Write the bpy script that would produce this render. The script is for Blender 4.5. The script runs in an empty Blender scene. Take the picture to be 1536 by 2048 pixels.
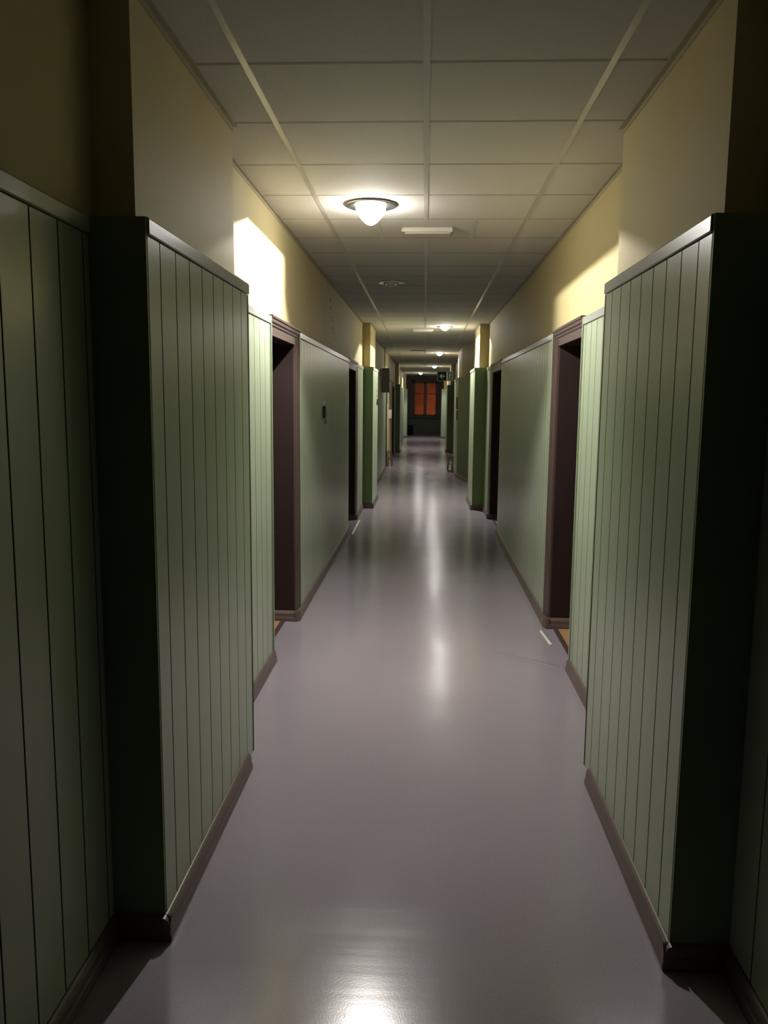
import bpy, bmesh, math, random
from mathutils import Vector, Matrix
random.seed(7)
SC = bpy.context.scene
COL = SC.collection

# ------------------------------------------------------------------ camera
F_PX, PITCH, YAW, ROLL, EYE = 1622.4, 0.13731, 0.04864, 0.00986, 1.63
cam_d = bpy.data.cameras.new('camera')
cam_d.sensor_fit = 'HORIZONTAL'; cam_d.sensor_width = 36.0
cam_d.lens = F_PX / 1536.0 * 36.0
cam_d.clip_start = 0.05; cam_d.clip_end = 300
cam = bpy.data.objects.new('camera', cam_d); COL.objects.link(cam)
_r = Vector((math.cos(YAW), math.sin(YAW), 0)); _f = Vector((-math.sin(YAW), math.cos(YAW), 0)); _u = Vector((0, 0, 1))
f2 = _f*math.cos(PITCH) - _u*math.sin(PITCH); u2 = _u*math.cos(PITCH) + _f*math.sin(PITCH)
r2 = _r*math.cos(ROLL) + u2*math.sin(ROLL); u3 = u2*math.cos(ROLL) - _r*math.sin(ROLL)
cam.matrix_world = Matrix(((r2.x, u3.x, -f2.x, 0), (r2.y, u3.y, -f2.y, 0), (r2.z, u3.z, -f2.z, EYE), (0, 0, 0, 1)))
SC.camera = cam

# ------------------------------------------------------------------ light and exposure
SC.view_settings.view_transform = 'Standard'; SC.view_settings.look = 'None'
SC.view_settings.gamma = 1.0; SC.view_settings.use_curve_mapping = False
SC.view_settings.exposure = 0.0
try:
    SC.cycles.use_denoising = True
    SC.cycles.max_bounces = 10; SC.cycles.diffuse_bounces = 3
    SC.cycles.sample_clamp_indirect = 4.0
    SC.cycles.caustics_reflective = False; SC.cycles.caustics_refractive = False
except Exception: pass
world = bpy.data.worlds.new('night_sky'); SC.world = world; world.use_nodes = True
world.node_tree.nodes['Background'].inputs[0].default_value = (0.35, 0.14, 0.05, 1)
world.node_tree.nodes['Background'].inputs[1].default_value = 0.02
LAMP_COL = (1.0, 0.95, 0.88)
LAMP_W = [205.0, 215.0, 130.0, 120.0, 110.0]          # point-source power of the lit lamps, near to far
BOWL_GLOW = [20.0, 26.0, 24.0, 24.0, 24.0]
TIP = [19.0, 30.0, 30.0, 30.0, 30.0]              # how much brighter the clear drop at the bottom of each bowl is
FILL_W = 0.12                                      # unseen warm fill light added behind the camera
STREET_W = 75.0
H = 2.761                                        # ceiling height

# ------------------------------------------------------------------ materials
def mat(name, col, rough=0.6, spec=0.5, metal=0.0, vary=0.06, vscale=3.0, bump=0.0, bscale=60.0, stretch=(1, 1, 1), fine=0.0, fscale=300.0):
    m = bpy.data.materials.new(name); m.use_nodes = True
    nt = m.node_tree; b = nt.nodes['Principled BSDF']
    b.inputs['Roughness'].default_value = rough
    b.inputs['Metallic'].default_value = metal
    b.inputs['Specular IOR Level'].default_value = spec
    tc = nt.nodes.new('ShaderNodeTexCoord'); mp = nt.nodes.new('ShaderNodeMapping')
    mp.inputs['Scale'].default_value = stretch
    nt.links.new(tc.outputs['Object'], mp.inputs['Vector'])
    n = nt.nodes.new('ShaderNodeTexNoise'); n.inputs['Scale'].default_value = vscale; n.inputs['Detail'].default_value = 5
    nt.links.new(mp.outputs[0], n.inputs['Vector'])
    mx = nt.nodes.new('ShaderNodeMix'); mx.data_type = 'RGBA'
    mx.inputs[6].default_value = tuple(c*(1-vary) for c in col) + (1,)
    mx.inputs[7].default_value = tuple(min(1, c*(1+vary)) for c in col) + (1,)
    nt.links.new(n.outputs['Fac'], mx.inputs[0])
    last = mx.outputs[2]
    if fine:
        n3 = nt.nodes.new('ShaderNodeTexNoise'); n3.inputs['Scale'].default_value = fscale; n3.inputs['Detail'].default_value = 2
        nt.links.new(tc.outputs['Object'], n3.inputs['Vector'])
        mr = nt.nodes.new('ShaderNodeMapRange'); mr.inputs[1].default_value = 0.3; mr.inputs[2].default_value = 0.7
        mr.inputs[3].default_value = 1-fine; mr.inputs[4].default_value = 1+fine
        nt.links.new(n3.outputs['Fac'], mr.inputs[0])
        vm = nt.nodes.new('ShaderNodeVectorMath'); vm.operation = 'SCALE'
        nt.links.new(last, vm.inputs[0]); nt.links.new(mr.outputs[0], vm.inputs['Scale']); last = vm.outputs[0]
    nt.links.new(last, b.inputs['Base Color'])
    if bump:
        n2 = nt.nodes.new('ShaderNodeTexNoise'); n2.inputs['Scale'].default_value = bscale; n2.inputs['Detail'].default_value = 4
        nt.links.new(tc.outputs['Object'], n2.inputs['Vector'])
        bp = nt.nodes.new('ShaderNodeBump'); bp.inputs['Strength'].default_value = bump; bp.inputs['Distance'].default_value = 0.004
        nt.links.new(n2.outputs['Fac'], bp.inputs['Height']); nt.links.new(bp.outputs[0], b.inputs['Normal'])
    return m

def emit(name, col, strength, see_through=False):
    m = bpy.data.materials.new(name); m.use_nodes = True; nt = m.node_tree
    for n in list(nt.nodes):
        if n.type != 'OUTPUT_MATERIAL': nt.nodes.remove(n)
    out = [n for n in nt.nodes if n.type == 'OUTPUT_MATERIAL'][0]
    e = nt.nodes.new('ShaderNodeEmission'); e.inputs[0].default_value = col + (1,); e.inputs[1].default_value = strength
    if see_through:
        t = nt.nodes.new('ShaderNodeBsdfTransparent'); t.inputs[0].default_value = (.95, .95, .95, 1)
        a = nt.nodes.new('ShaderNodeAddShader'); nt.links.new(e.outputs[0], a.inputs[0]); nt.links.new(t.outputs[0], a.inputs[1])
        nt.links.new(a.outputs[0], out.inputs['Surface'])
    else: nt.links.new(e.outputs[0], out.inputs['Surface'])
    return m

M = {}
M['plaster'] = mat('ochre_plaster', (0.56, 0.48, 0.25), 0.62, 0.4, vary=0.07, vscale=2.0, bump=0.25, bscale=45, fine=.03)
M['plaster_worn'] = mat('worn_ochre_plaster', (0.54, 0.48, 0.26), 0.6, 0.4, vary=0.12, vscale=1.6, bump=0.25, bscale=45)
M['ceil'] = mat('ceiling_tile', (0.60, 0.58, 0.54), 0.85, 0.25, vary=0.03, vscale=1.2, bump=0.35, bscale=140, fine=.05, fscale=220)
M['tbar'] = mat('ceiling_bar', (0.54, 0.52, 0.47), 0.32, 0.6, vary=0.03)
M['tbar_cross'] = mat('cross_bar', (0.34, 0.32, 0.28), 0.75, 0.3, vary=0.08, vscale=9)
M['panel'] = mat('green_panel', (0.355, 0.43, 0.305), 0.29, 0.85, vary=0.05, vscale=2.5, stretch=(4, 4, 0.4), bump=0.06, bscale=30)
M['cap'] = mat('panel_cap', (0.37, 0.38, 0.35), 0.27, 0.9, vary=0.04)
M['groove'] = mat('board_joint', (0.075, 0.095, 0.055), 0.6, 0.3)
M['greenboard'] = mat('green_board', (0.155, 0.215, 0.095), 0.55, 0.4, vary=0.15, vscale=2.2, bump=0.1)
M['seam_shade'] = mat('dark_seam_shade', (0.018, 0.016, 0.01), 0.7, 0.2)
M['bb'] = mat('brown_baseboard', (0.13, 0.092, 0.082), 0.38, 0.5, vary=0.2, vscale=14, stretch=(4, .4, 4))
M['frame'] = mat('brown_frame', (0.080, 0.052, 0.046), 0.4, 0.5, vary=0.15, vscale=8, stretch=(3, 3, .3))
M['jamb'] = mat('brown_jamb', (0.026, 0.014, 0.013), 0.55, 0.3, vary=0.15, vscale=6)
M['leaf'] = mat('door_leaf_brown', (0.05, 0.03, 0.02), 0.5, 0.4)
M['sill_wood'] = mat('bare_wood', (0.42, 0.24, 0.12), 0.6, 0.3, vary=0.15, vscale=6, stretch=(6, 1, 1))
M['metal'] = mat('brushed_metal', (0.75, 0.74, 0.72), 0.28, 0.5, metal=1.0)
M['white'] = mat('white_plastic', (0.50, 0.48, 0.42), 0.6, 0.5)
M['black'] = mat('black_plastic', (0.015, 0.015, 0.013), 0.4, 0.5)
M['grey'] = mat('grey_cabinet', (0.16, 0.155, 0.13), 0.5, 0.4)
M['paper'] = mat('paper', (0.80, 0.78, 0.80), 0.8, 0.2)
M['paleplate'] = mat('pale_plate', (0.85, 0.84, 0.70), 0.5, 0.4)
M['wood'] = mat('dark_wood', (0.085, 0.045, 0.025), 0.45, 0.5, vary=.2)
M['glow_paint'] = mat('glow_orange', (0.62, 0.22, 0.07), 0.6, 0.3)
M['endwall'] = mat('dim_wall', (0.20, 0.16, 0.17), 0.7, 0.3)
M['endgreen'] = mat('dim_green_wall', (0.17, 0.19, 0.16), 0.6, 0.3)
M['winframe'] = mat('window_paint', (0.20, 0.13, 0.12), 0.5, 0.4)
M['navy'] = mat('navy_plastic', (0.02, 0.03, 0.10), 0.5, 0.4)
M['signdark'] = mat('sign_green', (0.006, 0.014, 0.009), 0.7, 0.15)
M['signhalf'] = mat('sign_pale_green', (0.06, 0.085, 0.055), 0.6, 0.2)
M['trimpaint'] = mat('trim_paint', (0.40, 0.36, 0.25), 0.65, 0.3)
M['signlite'] = mat('sign_symbol', (0.42, 0.50, 0.40), 0.5, 0.4)
M['facade'] = mat('street_facade', (0.50, 0.34, 0.26), 0.9, 0.1, vary=0.7, vscale=2.4)
M['ground'] = mat('street_ground', (0.20, 0.18, 0.16), 0.9, 0.1)
M['dust'] = mat('old_adhesive', (0.06, 0.05, 0.02), 0.9, 0.1)

# glossy speckled linoleum with slight cross-corridor waves
m = mat('linoleum', (0.325, 0.285, 0.330), 0.24, 0.45, vary=0.07, vscale=1.7, fine=0.10, fscale=170)
nt = m.node_tree; b = nt.nodes['Principled BSDF']
tc = nt.nodes.new('ShaderNodeTexCoord')
def nz(scale, st, det=2):
    mp = nt.nodes.new('ShaderNodeMapping'); mp.inputs['Scale'].default_value = st
    nt.links.new(tc.outputs['Object'], mp.inputs['Vector'])
    n = nt.nodes.new('ShaderNodeTexNoise'); n.inputs['Scale'].default_value = scale; n.inputs['Detail'].default_value = det
    nt.links.new(mp.outputs[0], n.inputs['Vector']); return n
def math_n(op, a, b_):
    n = nt.nodes.new('ShaderNodeMath'); n.operation = op
    for i, v in ((0, a), (1, b_)):
        if isinstance(v, (int, float)): n.inputs[i].default_value = v
        else: nt.links.new(v, n.inputs[i])
    return n.outputs[0]
w1 = nz(1.0, (0.5, 3.2, 1), 1.5); w2 = nz(1.0, (2.2, 1.6, 1), 2); w3 = nz(160.0, (1, 1, 1), 2); w5 = nz(1.0, (0.35, 11.0, 1), 2)
hsum = math_n('ADD', math_n('MULTIPLY', w1.outputs['Fac'], 0.0026), math_n('MULTIPLY', w2.outputs['Fac'], 0.0036))
hsum = math_n('ADD', hsum, math_n('MULTIPLY', w3.outputs['Fac'], 0.00010))
hsum = math_n('ADD', hsum, math_n('MULTIPLY', w5.outputs['Fac'], 0.0005))
bp = nt.nodes.new('ShaderNodeBump'); bp.inputs['Strength'].default_value = 1.0; bp.inputs['Distance'].default_value = 1.0
nt.links.new(hsum, bp.inputs['Height']); nt.links.new(bp.outputs[0], b.inputs['Normal'])
w4 = nz(1.0, (2.0, 0.8, 1), 4)
mr = nt.nodes.new('ShaderNodeMapRange'); mr.inputs[3].default_value = 0.13; mr.inputs[4].default_value = 0.27
nt.links.new(w4.outputs['Fac'], mr.inputs[0]); nt.links.new(mr.outputs[0], b.inputs['Roughness'])
M['lino'] = m

# ------------------------------------------------------------------ mesh helpers
class MB:
    def __init__(s): s.bm = bmesh.new()
    def box(s, x0, x1, y0, y1, z0, z1, mi=0):
        if x0 > x1: x0, x1 = x1, x0
        if y0 > y1: y0, y1 = y1, y0
        if z0 > z1: z0, z1 = z1, z0
        v = [s.bm.verts.new(p) for p in ((x0,y0,z0),(x1,y0,z0),(x1,y1,z0),(x0,y1,z0),(x0,y0,z1),(x1,y0,z1),(x1,y1,z1),(x0,y1,z1))]
        for f in ((3,2,1,0),(4,5,6,7),(0,1,5,4),(1,2,6,5),(2,3,7,6),(3,0,4,7)):
            s.bm.faces.new([v[i] for i in f]).material_index = mi
        return s
    def prism(s, pts, axis, a, b_, mi=0):
        """closed 2D outline swept along an axis from a to b"""
        def P(p, t):
            return {'x': (t, p[0], p[1]), 'y': (p[0], t, p[1]), 'z': (p[0], p[1], t)}[axis]
        A = [s.bm.verts.new(P(p, a)) for p in pts]; B = [s.bm.verts.new(P(p, b_)) for p in pts]
        n = len(pts)
        for i in range(n):
            s.bm.faces.new((A[i], A[(i+1) % n], B[(i+1) % n], B[i])).material_index = mi(i) if callable(mi) else mi
        m0 = 0 if callable(mi) else mi
        s.bm.faces.new(list(reversed(A))).material_index = m0; s.bm.faces.new(B).material_index = m0
        return s
    def lathe(s, prof, seg=32, c=(0, 0, 0), mi=0):
        rings = []
        for r, z in prof:
            if r < 1e-5: rings.append([s.bm.verts.new((c[0], c[1], c[2]+z))])
            else: rings.append([s.bm.verts.new((c[0]+r*math.cos(2*math.pi*k/seg), c[1]+r*math.sin(2*math.pi*k/seg), c[2]+z)) for k in range(seg)])
        for A, B in zip(rings, rings[1:]):
            for k in range(seg):
                k2 = (k+1) % seg
                if len(A) == 1 and len(B) == 1: continue
                if len(A) == 1: f = (A[0], B[k], B[k2])
                elif len(B) == 1: f = (A[k], A[k2], B[0])
                else: f = (A[k], A[k2], B[k2], B[k])
                s.bm.faces.new(f).material_index = mi
        return s
    def tube(s, pts, r, seg=10, mi=0):
        pts = [Vector(p) for p in pts]; rings = []
        for i, p in enumerate(pts):
            d = (pts[min(i+1, len(pts)-1)] - pts[max(i-1, 0)]).normalized()
            a = d.cross(Vector((0, 0, 1)))
            if a.length < 1e-3: a = d.cross(Vector((1, 0, 0)))
            a.normalize(); c = d.cross(a)
            rr = r[i] if isinstance(r, (list, tuple)) else r
            rings.append([s.bm.verts.new(p + (a*math.cos(2*math.pi*k/seg) + c*math.sin(2*math.pi*k/seg))*rr) for k in range(seg)])
        for A, B in zip(rings, rings[1:]):
            for k in range(seg): s.bm.faces.new((A[k], A[(k+1) % seg], B[(k+1) % seg], B[k])).material_index = mi
        s.bm.faces.new(list(reversed(rings[0]))); s.bm.faces.new(rings[-1])
        return s
    def build(s, name, mats, parent=None, bevel=0, smooth=False, loc=None):
        bmesh.ops.recalc_face_normals(s.bm, faces=s.bm.faces)
        me = bpy.data.meshes.new(name); s.bm.to_mesh(me); s.bm.free()
        for m_ in (mats if isinstance(mats, list) else [mats]): me.materials.append(M[m_] if isinstance(m_, str) else m_)
        if smooth:
            for p in me.polygons: p.use_smooth = True
        o = bpy.data.objects.new(name, me); COL.objects.link(o)
        if parent: o.parent = parent
        if loc: o.location = loc
        if bevel:
            md = o.modifiers.new('bevel', 'BEVEL'); md.width = bevel; md.segments = 2; md.limit_method = 'ANGLE'
        return o

def tag(o, label, cat, group=None, kind=None):
    o['label'] = label; o['category'] = cat
    if group: o['group'] = group
    if kind: o['kind'] = kind
    return o
def empty(name, loc=(0, 0, 0)):
    o = bpy.data.objects.new(name, None); o.empty_display_size = 0.1; COL.objects.link(o); o.location = loc; return o

# ------------------------------------------------------------------ dimensions
Y0, Y1 = -9.0, 39.0
PANEL_TOP = 2.115
XW = {-1: 0.945, 1: 0.935}      # plaster walls
XC = {-1: 0.920, 1: 0.907}      # panel faces
# doors: (side, y0, y1)
DOORS = [(-1, 4.87, 5.97), (1, 4.84, 5.93), (-1, 9.88, 11.12), (1, 9.90, 11.40), (-1, 23.45, 24.75), (1, 21.9, 23.0), (-1, 28.6, 29.7), (1, 28.6, 29.7)]
HEAD = 2.125                    # outer top of a door frame
# pillars: side, face x of plaster, plaster y0,y1, face x of cladding, cladding y0,y1
PIERS = [(-1, .825, 2.345, 3.548, .760, 2.238, 3.512), (1, .810, 2.355, 3.610, .735, 2.205, 3.470),
         (-1, .828, 12.31, 13.52, .775, 12.18, 13.46), (1, .800, 12.33, 13.55, .730, 12.18, 13.42),
         (-1, .830, 25.60, 26.85, .770, 25.48, 26.75), (1, .800, 25.85, 27.05, .700, 25.72, 26.95),
         (-1, .850, 35.95, 37.20, .780, 35.85, 37.10), (1, .820, 35.60, 36.90, .720, 35.45, 36.80)]

# ------------------------------------------------------------------ floor
mb = MB()
mb.box(-1.02, 1.02, Y0, Y1, -0.12, 0.0)
for (s, a, b_) in DOORS: mb.box(s*1.02, s*1.06, a+.012, b_-.13, -0.12, 0.0)
floor = mb.build('floor', 'lino'); tag(floor, 'grey speckled glossy linoleum floor of the corridor', 'floor', kind='structure')
# raised wrinkle in the linoleum by the near right doorway
mb = MB(); n = 18
path = [Vector((0.44+0.46*t, 5.20-0.34*t, 0)) for t in [i/(n-1) for i in range(n)]]
d = (path[-1]-path[0]).normalized(); side = Vector((-d.y, d.x, 0)); rows = []
for i, p in enumerate(path):
    t = i/(n-1); hgt = 0.007*math.sin(math.pi*min(1, t*1.05))*(.4+.6*t); wd = 0.018+0.02*t
    rows.append([mb.bm.verts.new(p + side*wd*u + Vector((0, 0, 0.0006 + max(0, hgt)*(0.5+0.5*math.cos(math.pi*u))))) for u in [-1, -.7, -.4, -.15, .15, .4, .7, 1]])
for A, B in zip(rows, rows[1:]):
    for k in range(7): mb.bm.faces.new((A[k], A[k+1], B[k+1], B[k]))
mb.build('floor_wrinkle', 'lino', floor, smooth=True)

# ------------------------------------------------------------------ ceiling
TX, TR, TL = -0.012, 0.612, -0.634      # centre, right, left bars
TY0, T = 2.919, 0.6
mb = MB(); mb.box(-0.99, 0.99, Y0, Y1, H, H+.1)
ceil = mb.build('ceiling', 'ceil'); tag(ceil, 'suspended ceiling of cream tiles running the length of the corridor', 'ceiling', kind='structure')
rowsY = []
y = TY0
while y > Y0: y -= T
while y < Y1: rowsY.append(y); y += T
mb = MB()
for x in (TL, TR): mb.box(x-.012, x+.012, Y0, Y1, H-.0018, H+.002)
mb.box(TX-.012, TX+.012, Y0, TY0+4*T, H-.0018, H+.002); mb.box(TX-.012, TX+.012, TY0+5*T, TY0+17*T, H-.0018, H+.002)
mb.box(TX-.012, TX+.012, TY0+18*T, Y1, H-.0018, H+.002)
for x in (TX-.31, TX+.31):
    mb.box(x-.012, x+.012, TY0+4*T, TY0+5*T, H-.002, H+.001); mb.box(x-.012, x+.012, TY0+17*T, TY0+18*T, H-.002, H+.001)
mb.build('long_bars', 'tbar', ceil)
mb = MB()
for y in rowsY:
    dy = random.uniform(-.004, .004)
    mb.box(-.94, .93, y-.009+dy, y+.009+dy, H-.0006, H+.001)
mb.build('cross_bars', 'tbar_cross', ceil)

# ------------------------------------------------------------------ walls
def wall(side, name, label):
    xs = XW[side]; th = .45
    doors = sorted([(a, b_) for (s, a, b_) in DOORS if s == side])
    mb = MB(); y = Y0
    for a, b_ in doors:
        mb.box(side*xs, side*(xs+th), y, a, 0, H+.05)
        mb.box(side*xs, side*(xs+th), a, b_, HEAD-.11, H+.05)
        y = b_
    mb.box(side*xs, side*(xs+th), y, Y1, 0, H+.05)
    o = mb.build(name, 'plaster'); tag(o, label, 'wall', kind='structure')
    return o
WL = wall(-1, 'wall_left', 'left corridor wall, ochre plaster above pale green vertical panelling')
WR = wall(1, 'wall_right', 'right corridor wall, ochre plaster above pale green vertical panelling')
WALL = {-1: WL, 1: WR}

def panelling(mb, side, xf, xb, a, b_, z0, z1, first=None, step=.147, g=.0026, dep=.008):
    """vertical boards: outline in (x, y) swept up; grooves between the boards"""
    ys = []; y = (first if first is not None else a+step)
    while y < b_-.02:
        if y > a+.02: ys.append(y)
        y += step
    pts = [(side*xb, a), (side*xf, a)]
    for y in ys: pts += [(side*xf, y-g-.0012), (side*(xf+.0015), y-g), (side*(xf+dep), y-g), (side*(xf+dep), y+g), (side*(xf+.0015), y+g), (side*xf, y+g+.0012)]
    pts += [(side*xf, b_), (side*xb, b_)]
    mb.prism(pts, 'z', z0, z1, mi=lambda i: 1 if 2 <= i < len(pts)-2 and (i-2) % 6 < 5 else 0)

def cap_strip(mb, side, xf, xb, a, b_, top):
    # a bar with a rounded lip, standing a little proud of the boards, and a thin gap under it
    o = .006
    pts = [(side*xb, top-.046), (side*(xf-o+.003), top-.046), (side*(xf-o), top-.043), (side*(xf-o), top-.006), (side*(xf-o+.005), top), (side*xb, top)]
    mb.prism(pts, 'y', a, b_)

BB_PTS = [(0, 0), (.024, 0), (.026, .010), (.022, .030), (.0195, .033), (.0205, .037), (.019, .058), (.013, .068), (.006, .074), (0, .076)]
def bb_run(side, xf, a, b_):
    mb = MB(); mb.prism([(side*(xf - p[0] + .002), p[1]+.0005) for p in BB_PTS], 'y', a, b_)
    return mb

# wall panelling runs (between pillars and doors)
RUNS = {-1: [(Y0, 2.238), (3.548, 4.87), (5.97, 9.88), (11.12, 12.18), (13.52, 19.35), (24.75, 25.48), (26.85, 28.6), (29.7, 35.85), (37.2, 39)],
        1: [(Y0, 2.205), (3.61, 4.84), (5.93, 9.90), (11.40, 12.18), (13.55, 16.1), (19.6, 21.9), (23.0, 25.72), (27.05, 28.6), (29.7, 35.45), (36.9, 39)]}
nb = 0
for side in (-1, 1):
    for (a, b_) in RUNS[side]:
        mb = MB(); panelling(mb, side, XC[side], XW[side]+.003, a, b_-.001, .03, PANEL_TOP-.050, first=(a+.10 if a < 2 else a+.105), step=.148)
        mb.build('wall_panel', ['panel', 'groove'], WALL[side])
        mb = MB(); cap_strip(mb, side, XC[side], XW[side]+.003, a, b_-.001, PANEL_TOP); mb.build('cap_strip', 'cap' if a > 0 else 'panel', WALL[side])
        mb = bb_run(side, XC[side], a, b_-.001)
        nb += 1
        o = mb.build('baseboard_left' if side < 0 else 'baseboard_right', 'bb')
        tag(o, 'brown moulded baseboard along the %s wall, %.0f m down the corridor' % ('left' if side < 0 else 'right', max(0, (a+b_)/2)), 'baseboard', 'brown baseboards', 'structure')
# brown door-side batten at the start of each run after a doorway
for (s, a, b_) in DOORS[:2]:
    mb = MB(); mb.box(s*(XC[s]-.008), s*(XW[s]+.003), b_+.0005, b_+.018, .078, PANEL_TOP)
    mb.build('edge_strip', 'panel', WALL[s])
    mb = MB(); mb.box(s*(XC[s]-.008), s*(XW[s]+.003), a-.018, a-.0005, .078, PANEL_TOP); mb.build('edge_strip', 'panel', WALL[s])

# unclad yellow-green stretch on the left beyond the cabinet
mb = MB(); mb.box(-(XW[-1]+.002), -(XW[-1]-.008), 19.42, 23.44, 0.0, 2.3)
mb.build('bare_plaster', 'plaster_worn', WL)
mb = MB(); mb.box(-(XW[-1]+.002), -.895, 19.35, 19.42, 0.0, 2.3); mb.build('corner_post', 'wood', WL)
# vertical filled crack, holes and torn plaster high on the left wall
mb = MB(); mb.box(-.947, -.9425, 7.63, 7.665, 2.13, 2.50); mb.build('cable_duct', 'plaster_worn', WL)
mb = MB()
for (y, z, r) in [(8.13, 2.60, .017), (8.13, 2.515, .017), (8.02, 2.46, .010), (8.2, 2.43, .012), (8.35, 2.415, .012), (8.42, 2.37, .009), (8.3, 2.33, .010), (8.36, 2.29, .008), (8.08, 2.37, .007), (8.16, 2.345, .009), (8.5, 2.31, .008), (8.62, 2.25, .010), (7.86, 2.53, .007)]:
    k = 9; A = [mb.bm.verts.new((-.9441, y + r*1.6*math.cos(2*math.pi*i/k)*random.uniform(.6, 1.1), z + r*math.sin(2*math.pi*i/k)*random.uniform(.6, 1.1))) for i in range(k)]
    B = [mb.bm.verts.new((-.9455, v.co.y, v.co.z)) for v in A]
    mb.bm.faces.new(A); [mb.bm.faces.new((A[i], A[(i+1) % k], B[(i+1) % k], B[i])) for i in range(k)]
mb.build('plaster_damage', 'dust', WL)

# end and back walls
mb = MB()   # window opening x -.60..+.66, z .90..2.52
WX0, WX1, WZ0, WZ1 = -.62, .64, .84, 2.60
mb.box(-1.4, WX0, Y1, Y1+.3, 0, H+.05, 0); mb.box(WX1, 1.4, Y1, Y1+.3, 0, H+.05, 0)
mb.box(WX0, WX1, Y1, Y1+.3, WZ1, H+.05, 0); mb.box(WX0, WX1, Y1, Y1+.3, 0, WZ0, 0)
we = mb.build('wall_end', 'endwall'); tag(we, 'dark end wall of the corridor around the orange-lit window', 'wall', kind='structure')
mb = MB(); mb.box(-.90, .89, Y1-.02, Y1+.001, .09, WZ0-.08); mb.build('wall_panel', 'endgreen', we)
mb = MB(); mb.prism([(Y1-.02-p[0], p[1]) for p in BB_PTS], 'x', -.9, .88); o = mb.build('baseboard_end', 'bb'); tag(o, 'dark baseboard under the window at the end of the corridor', 'baseboard', kind='structure')
mb = MB(); mb.box(-1.4, 1.4, Y0-.2, Y0, 0, H+.05); o = mb.build('wall_back', 'plaster'); tag(o, 'wall behind the viewer closing the corridor', 'wall', kind='structure')

# ------------------------------------------------------------------ pillars
names = ['nearest pillar on the left, before the first doorway', 'nearest pillar on the right, before the first doorway',
         'second pillar on the left, past the second doorway', 'second pillar on the right, past the second doorway',
         'third pillar on the left, beyond the grey cabinet', 'fourth pillar on the right, just under the exit sign',
         'farthest pillar on the left, beside the window', 'farthest pillar on the right, beside the window']
for i, (s, xp, a, b_, xc, ca, cb) in enumerate(PIERS):
    mb = MB(); mb.box(s*xp, s*(XW[s]+.01), a, b_, 0, H+.02)
    p = mb.build('pillar', 'plaster'); tag(p, names[i] + ', ochre above green', 'pillar', 'pillars along the corridor', 'structure')
    mb = MB(); panelling(mb, s, xc, xp+.002, ca+.012, cb-.010, .03, PANEL_TOP-.050, first=(ca+.114), step=.1465, g=.0026, dep=.009)
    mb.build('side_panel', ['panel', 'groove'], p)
    mb = MB(); mb.box(s*(xc+.001), s*(XW[s]+.002), ca, ca+.012, .0, PANEL_TOP-.001)
    mb.box(s*(xp+.003), s*(XW[s]), ca+.012, a+.002, .0, PANEL_TOP-.003)
    mb.build('front_board', 'greenboard' if i < 6 else 'panel', p)
    mb = MB(); cap_strip(mb, s, xc, xp+.002, ca+.012, cb, PANEL_TOP); mb.build('cap_strip', 'cap', p)
    mb = MB(); mb.box(s*(xc-.002), s*(xp+.002), cb-.010, cb, .03, PANEL_TOP-.048); mb.build('edge_strip', 'seam_shade', p)  # near-black strip put in for the seam shadow at the panel's far edge
    # baseboard: along the side, turned round the front
    end = cb-.13 if i < 2 else cb
    mb = bb_run(s, xc, ca-.022, end)
    mb.prism([(ca-q[0]+.002, q[1]+.0005) for q in BB_PTS], 'x', s*(xc-.02), s*(XC[s]-.02))
    o = mb.build('baseboard_left' if s < 0 else 'baseboard_right', 'bb')
    tag(o, 'brown baseboard around the foot of the ' + names[i].split(',')[0], 'baseboard', 'brown baseboards', 'structure')

# slant-fronted pillar on the right at 16-19.6 m
FO = [(.94, 16.05), (.905, 16.05), (.70, 17.40), (.70, 19.60), (.94, 19.60)]
UP = [(.945, 16.30), (.925, 16.30), (.775, 17.50), (.775, 19.66), (.945, 19.66)]
mb = MB(); mb.prism(UP, 'z', 0, H+.02); p = mb.build('pillar', 'plaster'); tag(p, 'slant-fronted third pillar on the right, behind the low stool', 'pillar', 'pillars along the corridor', 'structure')
mb = MB(); mb.prism([(.946, 16.05), (.905, 16.05), (.70, 17.40), (.712, 17.402), (.906, 16.12), (.946, 16.12)], 'z', 0, PANEL_TOP-.002); mb.build('front_board', 'greenboard', p)
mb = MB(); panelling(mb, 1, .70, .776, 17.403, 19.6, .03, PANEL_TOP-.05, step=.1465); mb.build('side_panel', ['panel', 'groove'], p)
mb = MB(); cap_strip(mb, 1, .70, .776, 17.403, 19.6, PANEL_TOP); mb.build('cap_strip', 'cap', p)
mb = MB(); mb.prism([(.905, 16.045), (.885, 16.03), (.675, 17.39), (.675, 19.6), (.699, 19.6), (.699, 17.395)], 'z', 0.0005, .085); o = mb.build('baseboard_right', 'bb')
tag(o, 'brown baseboard around the foot of the slant-fronted pillar', 'baseboard', 'brown baseboards', 'structure')

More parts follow.
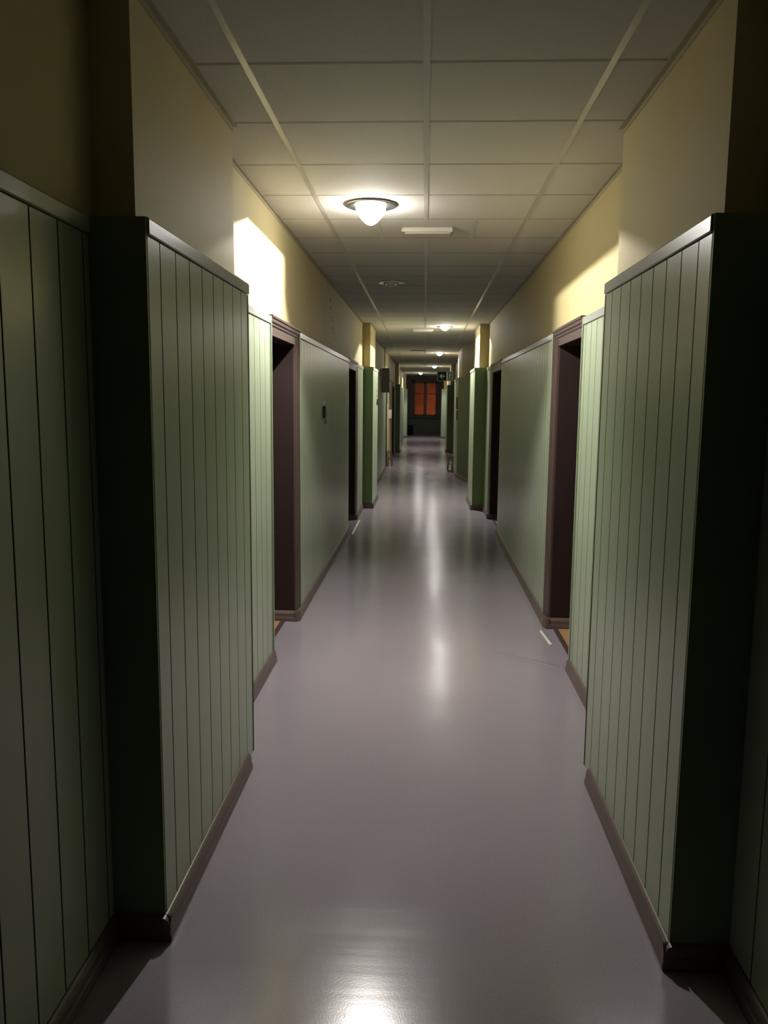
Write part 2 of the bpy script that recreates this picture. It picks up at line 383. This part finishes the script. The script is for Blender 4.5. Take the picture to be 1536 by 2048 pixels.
# pale angle trims where pillars meet the ceiling
k = 0
for (s, xp, a, b_, xc, ca, cb) in PIERS[:4]:
    k += 1
    mb = MB(); mb.box(s*(xp-.022), s*(xp-.0005), a-.02, b_, H-.005, H-.0005); mb.box(s*(xp-.003), s*(xp-.0005), a-.02, b_, H-.024, H-.001)
    o = mb.build('trim_%d' % k, 'trimpaint'); tag(o, 'ceiling angle trim along the %s %s pillar' % (('nearest' if k < 3 else 'second'), ('left' if s < 0 else 'right')), 'trim', kind='structure')
for s, segs in ((-1, [(Y0, 2.345), (3.55, 12.31), (13.52, 25.6)]), (1, [(Y0, 2.355), (3.61, 12.33), (13.55, 16.3)])):
    for (a, b_) in segs:
        k += 1
        mb = MB(); mb.box(s*(XW[s]-.020), s*(XW[s]-.0005), a, b_, H-.0045, H-.0005); mb.box(s*(XW[s]-.003), s*(XW[s]-.0005), a, b_, H-.020, H-.001)
        o = mb.build('trim_%d' % k, 'trimpaint'); tag(o, 'ceiling angle trim along the %s wall, stretch starting %.0f m down' % (('left' if s < 0 else 'right'), max(0, a)), 'trim', kind='structure')

# ------------------------------------------------------------------ doorways
dnames = ['nearest left doorway', 'nearest right doorway', 'second left doorway', 'second right doorway', 'left doorway before the third pillar',
          'right doorway behind the slant-fronted pillar', 'left doorway beyond the third pillar', 'right doorway beyond the fourth pillar']
for i, (s, a, b_) in enumerate(DOORS):
    root = empty('door_%d' % (i+1), (s*XW[s], (a+b_)/2, 0)); tag(root, dnames[i] + ' with brown frame and dark recess', 'door', 'doorways', 'structure')
    ox, oy = root.location.x, root.location.y
    def P(mb, name, m_, bev=0):
        bmesh.ops.translate(mb.bm, verts=mb.bm.verts, vec=(-ox, -oy, 0)); return mb.build(name, m_, root, bevel=bev)
    xf = XC[s]-.004; xi = 1.30; ja, jb = a+.012, b_-.15; hz = HEAD-.115
    # jambs: flat dark reveals on both sides and a soffit
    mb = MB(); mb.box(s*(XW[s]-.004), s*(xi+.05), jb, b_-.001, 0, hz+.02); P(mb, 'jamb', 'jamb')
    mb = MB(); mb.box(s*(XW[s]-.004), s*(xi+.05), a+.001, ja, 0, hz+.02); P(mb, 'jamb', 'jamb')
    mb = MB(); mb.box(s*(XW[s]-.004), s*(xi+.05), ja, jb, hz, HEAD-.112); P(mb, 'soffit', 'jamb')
    # moulded casing: two uprights and a head, stepped profile
    for (p0, p1, nm) in ((jb, b_-.002, 'casing'),):
        mb = MB(); w = p1-p0
        q = [(XW[s]-.0045, p0), (xf+.012, p0), (xf+.010, p0+w*.16), (xf+.014, p0+w*.2), (xf+.006, p0+w*.3), (xf+.004, p0+w*.5), (xf+.010, p0+w*.55), (xf, p0+w*.68), (xf-.004, p0+w*.9), (xf+.004, p1), (XW[s]-.0045, p1)]
        mb.prism([(s*x, y) for x, y in q], 'z', .0, HEAD); P(mb, nm, 'frame')
    mb = MB(); w = HEAD-hz
    q = [(XW[s]-.0045, hz), (xf+.012, hz), (xf+.011, hz+w*.45), (xf+.004, hz+w*.5), (xf+.006, hz+w*.62), (xf-.002, hz+w*.68), (xf-.004, hz+w*.82), (xf-.010, hz+w*.88), (xf-.010, HEAD), (XW[s]-.0045, HEAD)]
    mb.prism([(s*x, z) for x, z in q], 'y', a+.003, b_-.003); P(mb, 'head_casing', 'frame')
    # door leaf with two panels, set back
    mb = MB(); mb.box(s*xi, s*(xi+.04), ja+.002, jb-.002, .012, hz-.004)
    for (z0, z1) in ((.15, .85), (1.0, hz-.15)): mb.box(s*(xi-.012), s*xi, ja+.12, jb-.12, z0, z1)
    P(mb, 'door_leaf', 'leaf', .003)
    mb = MB(); mb.tube([(s*(xi-.001), ja+.07, 1.05), (s*(xi-.05), ja+.07, 1.05), (s*(xi-.05), ja+.17, 1.05)], .009); P(mb, 'door_handle', 'metal')
    sx = 1.005 if s < 0 else .952
    # bare wooden floor in the recess and its brown edge strip
    mb = MB(); mb.box(s*(sx+.02), s*xi, ja, jb, -.10, .0025); P(mb, 'threshold', 'sill_wood')
    mb = MB(); mb.box(s*sx, s*(sx+.032), ja, jb, -.004, .008); P(mb, 'edge_strip', 'frame')
    # baseboard turned into the recess on the far jamb
    mb = MB(); mb.prism([(jb - q_[0]*1.2, q_[1]+.0005) for q_ in BB_PTS], 'x', s*(XC[s]-.01), s*1.28)
    mb.prism([(s*(XC[s]-.024), jb+.0), (s*(XC[s]-.024), b_), (s*(XC[s]+.02), b_), (s*(XC[s]+.02), jb-.028), (s*(XC[s]+.0), jb-.028)], 'z', .0005, .074)
    P(mb, 'baseboard_return', 'bb')
# pale metal carpet strips at two doorways
for (s, pts, lab) in ((-1, [(-.872, 9.75), (-.845, 9.74), (-.855, 10.9), (-.876, 10.9)], 'pale metal floor strip at the second left doorway'),
                      (1, [(.868, 5.34), (.885, 5.36), (.860, 5.70), (.846, 5.68)], 'pale metal floor strip at the nearest right doorway')):
    mb = MB(); mb.prism(pts, 'z', .0008, .006); tag(mb.build('floor_strip', 'paleplate', bevel=.001), lab, 'floor strip', 'metal floor strips')

# ------------------------------------------------------------------ ceiling lamps
def lamp(name, x, y, watts, glow, label, lit=True, sr=1.0, sz=1.0, tipf=1.0):
    root = empty(name, (x, y, H)); tag(root, label, 'ceiling lamp', 'round ceiling lamps')
    mb = MB(); mb.lathe([(r_*sr, z_*max(.6, sz)) for r_, z_ in [(.055, -.001), (.135, -.001), (.150, -.004), (.152, -.009), (.142, -.013), (.105, -.014), (.092, -.012), (.055, -.006), (.055, -.001)]], 40)
    mb.build('trim_ring', 'metal', root, smooth=True)
    # reflector blades that shield the source sideways and behind
    mb = MB(); t = .0012; e = .060*sr; src = -.034*sz; z1 = src-e*.271; yf = -.056*sr
    mb.box(-e-t, -e, yf, .060*sr, z1, -.002); mb.box(e, e+t, yf, .060*sr, z1, -.002)
    mb.box(-e, e, .060*sr, .060*sr+t, src-.017*sr, -.002)      # rear cross piece
    mb.box(-e, e, yf-t, yf, src-.017*sr, -.002)                # front cross piece
    mb.box(-.0026, .0042, -.0065, -.0055, src-.0046, -.002)    # narrow lip by the filament, added to dim the near pillars
    mb.box(-.0112, .0112, .0100, .0112, src-.0085, -.002)      # back shield beside the filament
    mb.build('reflector', 'metal', root)
    tip = [(r_*sr, z_*sz) for r_, z_ in [(.0, -.118), (.012, -.116), (.030, -.106), (.040, -.0975)]]
    prof = [(r_*sr, z_*sz) for r_, z_ in [(.040, -.0975), (.052, -.086), (.074, -.060), (.085, -.038), (.088, -.018), (.085, -.008)]]
    mb = MB(); mb.lathe(prof, 40)
    if lit:
        mb.build('glass_bowl', emit('lit_glass', (1.0, .93, .82), glow, True), root, smooth=True)
        mb = MB(); mb.lathe(tip, 40); mb.build('lens_tip', emit('lit_lens', (1.0, .96, .94), glow*tipf, True), root, smooth=True)
        mb = MB(); mb.lathe([(0, -.046*sz), (.008, -.044*sz), (.012, -.038*sz), (.012, -.030*sz), (.008, -.022*sz), (.005, -.016*sz), (.005, -.002)], 16)
        mb.build('bulb', emit('lit_bulb', (1.0, .93, .80), glow*1.5, True), root, smooth=True)
        ld = bpy.data.lights.new('lamp_light', 'POINT'); ld.energy = watts; ld.color = LAMP_COL; ld.shadow_soft_size = .0015
        lo = bpy.data.objects.new('lamp_light', ld); COL.objects.link(lo); lo.parent = root; lo.location = (0, 0, src)
    else:
        mb.lathe(tip, 40); mb.build('glass_bowl', 'white', root, smooth=True)
    return root
LAMPS = [(-.335, 4.93), (.292, 12.85), (.330, 19.95), (.30, 27.6), (-.20, 34.4)]
labs = ['big bright lamp nearest on the ceiling, left of centre', 'lit lamp between the second pair of pillars', 'small lit lamp, second one seen right of centre beyond the slot vent',
        'tiny lit lamp just above the exit sign', 'farthest tiny lit lamp above the end window']
for i, (x, y) in enumerate(LAMPS): lamp('ceiling_lamp', x, y, LAMP_W[i], BOWL_GLOW[i], labs[i], sr=(1 if i == 0 else .85), sz=(1 if i == 0 else .50), tipf=TIP[i])
lamp('ceiling_lamp', -.345, 8.1, 0, 0, 'unlit lamp between the nearest and the second lit lamps', lit=False, sr=.85, sz=.5)
ld = bpy.data.lights.new('dim_fill', 'POINT'); ld.energy = FILL_W; ld.color = (1, .62, .28); ld.shadow_soft_size = .15  # fill light added out of view to warm the nearest walls
rear = lamp('ceiling_lamp', 0, -2.6, 0, 0, 'unlit ceiling lamp added behind the viewer above a weak warm fill light', lit=False, sr=.85, sz=.5)  # unlit fixture added to carry the fill light
lo = bpy.data.objects.new('dim_fill', ld); COL.objects.link(lo); lo.parent = rear; lo.location = (0, 0, -.32)

# ceiling luminaires (box fittings) and the slot vent
def fitting(x, y, w, label):
    root = empty('emergency_light', (x, y, H)); tag(root, label, 'light fitting', 'box light fittings on the ceiling')
    mb = MB(); mb.box(-w/2, w/2, -.07, .07, -.032, -.001); mb.build('housing', 'white', root, bevel=.006)
    mb = MB(); mb.box(-w/2+.015, w/2-.015, -.055, .055, -.040, -.031); mb.build('diffuser', 'white', root, bevel=.004)
    for sgn in (-1, 1):
        mb = MB(); mb.box(sgn*(w/2-.001), sgn*(w/2+.008), -.05, .05, -.028, -.005); mb.build('end_cap', 'white', root, bevel=.003)
fitting(.0, 5.62, .33, 'unlit white box fitting on the ceiling just behind the nearest lamp')
fitting(-.05, 13.35, .33, 'unlit white box fitting on the ceiling left of the second lit lamp')
mb = MB(); mb.box(-.34, .0, 18.85, 18.91, H-.012, H-.001)
for q in range(12): mb.box(-.335+q*.028, -.330+q*.028, 18.84, 18.92, H-.016, H-.010)
o = mb.build('slot_vent', 'black'); tag(o, 'narrow black slot vent in the ceiling before the third lit lamp', 'vent')

# ------------------------------------------------------------------ hanging exit sign
SX, SY = .543, 22.0
root = empty('exit_sign', (SX, SY, H)); tag(root, 'hanging dark green escape route sign with left arrow and running figure', 'exit sign')
mb = MB(); mb.box(-.215, .215, -.012, .012, -.60, -.375); mb.build('sign_board', 'signdark', root, bevel=.003)
mb = MB(); mb.box(.012, .212, -.0135, -.0122, -.597, -.378); mb.build('pale_half', 'signhalf', root)
mb = MB()
for (x0, x1, z0, z1) in ((-.23, .23, -.375, -.363), (-.23, .23, -.612, -.600), (-.23, -.215, -.60, -.375), (.215, .23, -.60, -.375)): mb.box(x0, x1, -.014, .014, z0, z1)
mb.build('sign_frame', 'grey', root)
for sgn in (-1, 1):
    mb = MB(); mb.tube([(sgn*.17, 0, -.364), (sgn*.17, 0, -.001)], .004, 8); mb.build('hanging_rod', 'metal', root)
mb = MB()   # arrow pointing left
for sgn in (-1, 1): mb.prism([(-.185, -.4875), (-.165, -.4875+sgn*.004), (-.100, -.4875+sgn*.060), (-.080, -.4875+sgn*.060), (-.128, -.4875+sgn*.016), (-.128, -.4875)], 'y', -.0135, -.0125)
mb.box(-.140, -.030, -.0135, -.0125, -.503, -.472); mb.build('arrow', 'signlite', root)
mb = MB()   # door with a running figure
for r_ in (((.02, .055), (-.60, -.375)), ((.055, .19), (-.388, -.378)), ((.175, .19), (-.59, -.388)), ((.055, .19), (-.597, -.588))): mb.box(r_[0][0], r_[0][1], -.0150, -.0134, r_[1][0], r_[1][1])
mb.box(.108, .126, -.0150, -.0134, -.425, -.405); mb.prism([(.085, -.440), (.13, -.432), (.135, -.445), (.115, -.50), (.095, -.50)], 'y', -.0150, -.0134)
mb.prism([(.095, -.50), (.115, -.50), (.085, -.575), (.068, -.575)], 'y', -.0150, -.0134); mb.prism([(.105, -.50), (.12, -.495), (.155, -.535), (.15, -.575), (.138, -.575), (.14, -.54)], 'y', -.0150, -.0134)
mb.prism([(.13, -.435), (.165, -.46), (.16, -.47), (.125, -.45)], 'y', -.0150, -.0134)
mb.build('running_figure', 'signlite', root)

# ------------------------------------------------------------------ things on the walls
root = empty('wall_cabinet', (-.918, 17.55, 2.04)); tag(root, 'grey metal cabinet high on the left wall past the second pillar', 'cabinet')
mb = MB(); mb.box(0, .150, -.22, .22, -.255, .255); mb.build('cabinet_body', 'grey', root, bevel=.006)
mb = MB(); mb.box(.150, .162, -.205, .205, -.24, .24); mb.build('cabinet_door', 'grey', root, bevel=.003)
mb = MB(); mb.lathe([(0, .012), (.010, .012), (.012, 0), (0, 0)], 12); o = mb.build('lock', 'black', root); o.location = (.162, -.15, 0); o.rotation_euler = (0, math.pi/2, 0)
mb = MB(); mb.tube([(.05, 0, .2555), (.05, 0, .72)], .012, 8); mb.build('conduit', 'white', root)

root = empty('wall_box', (-.920, 7.40, 1.535)); tag(root, 'small black wall-mounted box on the left panelling between two doorways', 'wall box')
mb = MB(); mb.box(.0, .024, -.045, .045, -.075, .035); mb.build('housing', 'black', root, bevel=.006)
mb = MB(); mb.tube([(.018, -.012, -.0855), (.022, -.018, -.11), (.012, -.022, -.125)], .006, 8); mb.build('cord', 'black', root)
mb = MB(); mb.box(.0, .012, -.012, .012, .055, .075); mb.build('white_cap', 'paper', root, bevel=.002)

# little number plates and a lock on the second left pillar
mb = MB(); mb.box(-.777, -.770, 13.10, 13.20, 1.745, 1.79); o = mb.build('door_plate', 'grey'); tag(o, 'upper small grey plate on the side of the second left pillar', 'plate', 'small grey plates')
mb = MB(); mb.box(-.777, -.770, 13.10, 13.20, 1.675, 1.72); o = mb.build('door_plate', 'grey'); tag(o, 'lower small grey plate on the side of the second left pillar', 'plate', 'small grey plates')
mb = MB(); mb.prism([(13.08, 1.545), (13.20, 1.565), (13.24, 1.60), (13.20, 1.64), (13.14, 1.645), (13.08, 1.60)], 'x', -.777, -.755); o = mb.build('key_box', 'black', bevel=.004); tag(o, 'small black box low under the grey plates on the second left pillar', 'wall box')

# pale sign plate, notice and orange card for a warm glow, beyond the cabinet
mb = MB(); mb.box(-.935, -.885, 19.60, 19.612, 1.535, 1.865); o = mb.build('sign_plate', 'paleplate', bevel=.002); tag(o, 'tall narrow pale plate projecting from the left wall under the cabinet', 'plate')
mb = MB(); mb.box(-.935, -.820, 20.20, 20.206, 1.18, 1.39)
o = mb.build('paper_notice', 'paper'); tag(o, 'white paper notice on the left, below the pale plate', 'notice')
mb = MB(); mb.box(-.9455, -.930, 22.6, 23.1, 1.90, 2.16); o = mb.build('orange_glow_card', 'glow_paint', bevel=.003); tag(o, 'small orange card standing in for a warm glow on the left wall beside the third pillar', 'card')  # orange colour stands in for a warm glow on the wall

# fuse boxes on the slant-fronted pillar side
mb = MB(); mb.box(.676, .6995, 17.6, 17.85, 1.45, 1.70); o = mb.build('wall_fitting', 'wood', bevel=.004); tag(o, 'upper brown wall fitting on the slant-fronted right pillar', 'wall fitting', 'brown wall fittings')
mb = MB(); mb.box(.684, .6995, 17.6, 17.8, 1.22, 1.42); o = mb.build('wall_fitting', 'wood', bevel=.004); tag(o, 'lower brown wall fitting on the slant-fronted right pillar', 'wall fitting', 'brown wall fittings')

# ------------------------------------------------------------------ low bentwood stools
def stool(x, y, s, label):
    root = empty('low_stool', (x, y, 0)); tag(root, label, 'stool', 'low wooden stools')
    for dy in (-.28, .28):
        arc = [(-s*.03 + s*.085*(1-math.cos(t)) - 0, dy, .365 - .175*math.sin(t)**1.0*0 - .19*(1-math.cos(t))*0) for t in [0]]
        pts = []
        for k_ in range(9):
            t = k_/8*math.pi/2
            pts.append((-s*(.105*math.sin(t)) + s*.055, dy, .185 + .175*math.cos(t)))
        pts += [(-s*.056, dy, .10), (-s*.060, dy, .0)]
        mb = MB(); mb.tube(pts, .009, 8); mb.build('bent_leg', 'wood', root, smooth=True)
        mb = MB(); mb.tube([(s*.055, dy, .36), (s*.050, dy, .18), (s*.040, dy, .0)], .009, 8); mb.build('leg', 'wood', root, smooth=True)
    mb = MB()
    for k_ in range(4): mb.box(-s*.045+s*.027*k_-.011, -s*.045+s*.027*k_+.011, -.31, .31, .178, .192)
    mb.build('seat', 'wood', root, bevel=.003)
    mb = MB(); mb.tube([(s*.055, -.28, .352), (s*.055, .28, .352)], .008, 8); mb.build('rail', 'wood', root)
stool(.612, 18.95, 1, 'low dark bentwood stool standing against the slant-fronted right pillar')
stool(-.860, 20.3, -1, 'low dark bentwood stool at the left wall below the paper notice')

# ------------------------------------------------------------------ window, bin and the street outside
root = empty('window_1', ((WX0+WX1)/2, Y1+.05, WZ0)); tag(root, 'two-leaf window at the end of the corridor, orange street light behind', 'window', kind='structure')
hw = (WX1-WX0)/2; hh = WZ1-WZ0
def fr(name, x0, x1, z0, z1, y0=0, y1=.06, m_='winframe', par=None):
    mb = MB(); mb.box(x0, x1, y0, y1, z0, z1); return mb.build(name, m_, par or root, bevel=.004)
mb = MB(); mb.box(-hw, -hw+.075, 0, .08, 0, hh); mb.box(hw-.075, hw, 0, .08, 0, hh); mb.box(-hw, hw, 0, .08, 0, .05); mb.box(-hw, hw, 0, .08, hh-.10, hh)
mb.build('window_frame', 'winframe', root, bevel=.004)
for (x0, x1) in ((-hw+.075, -.004), (.004, hw-.075)):
    mb = MB(); e = .068
    mb.box(x0, x0+e, -.01, .045, .05, hh-.10); mb.box(x1-e, x1, -.01, .045, .05, hh-.10); mb.box(x0, x1, -.01, .045, .05, .05+e); mb.box(x0, x1, -.01, .045, hh-.10-e, hh-.10)
    mb.box(x0, x1, 0, .035, 1.08, 1.11)
    sash = mb.build('sash', 'winframe', root)
    g = bpy.data.materials.new('window_glass'); g.use_nodes = True; pb = g.node_tree.nodes['Principled BSDF']
    pb.inputs['Transmission Weight'].default_value = 1; pb.inputs['Roughness'].default_value = .22; pb.inputs['IOR'].default_value = 1.1; pb.inputs['Base Color'].default_value = (.95, .95, .95, 1)
    mb = MB(); mb.box(x0+e, x1-e, .016, .020, .05+e, hh-.10-e); mb.build('pane', g, sash)
mb = MB(); mb.box(-hw-.06, hw+.06, -.20, .0, -.045, -.005); mb.build('window_sill', 'endgreen', root, bevel=.006)
mb = MB(); mb.tube([(0, -.011, .75), (0, -.045, .75), (0, -.045, .65)], .008, 8); mb.build('window_handle', 'metal', root)

root = empty('waste_bin', (-.66, 38.55, 0)); tag(root, 'dark blue waste bin standing at the end wall left of the window', 'bin')
mb = MB(); mb.lathe([(0, .005), (.10, .005), (.112, .0), (.140, .44), (.148, .445), (.148, .46), (.134, .46), (.108, .02), (0, .02)], 28); mb.build('bin_body', 'navy', root, smooth=True)
mb = MB(); mb.lathe([(.150, .440), (.155, .452), (.150, .466), (.144, .452), (.150, .440)], 28); mb.build('bin_rim', 'navy', root, smooth=True)

mb = MB(); mb.box(-6, 6, 46, 46.4, -3, 7)
for (x0, x1, z0, z1) in ((-2.2, -1.2, 1.2, 2.6), (.9, 1.9, 1.2, 2.6), (-.5, .4, 3.2, 4.4)): mb.box(x0, x1, 45.95, 46.0, z0, z1)
o = mb.build('street_building', 'facade'); tag(o, 'building across the street lit orange, seen through the end window', 'building')
mb = MB(); mb.box(-6, 6, 39.4, 46, -3.2, -3); o = mb.build('street', 'ground'); tag(o, 'street outside the end window', 'street', kind='structure')
ld = bpy.data.lights.new('street_light', 'POINT'); ld.energy = STREET_W; ld.color = (1.0, .30, .13); ld.shadow_soft_size = .3
lo = bpy.data.objects.new('street_light', ld); COL.objects.link(lo); lo.location = (1.0, 43.6, .6)
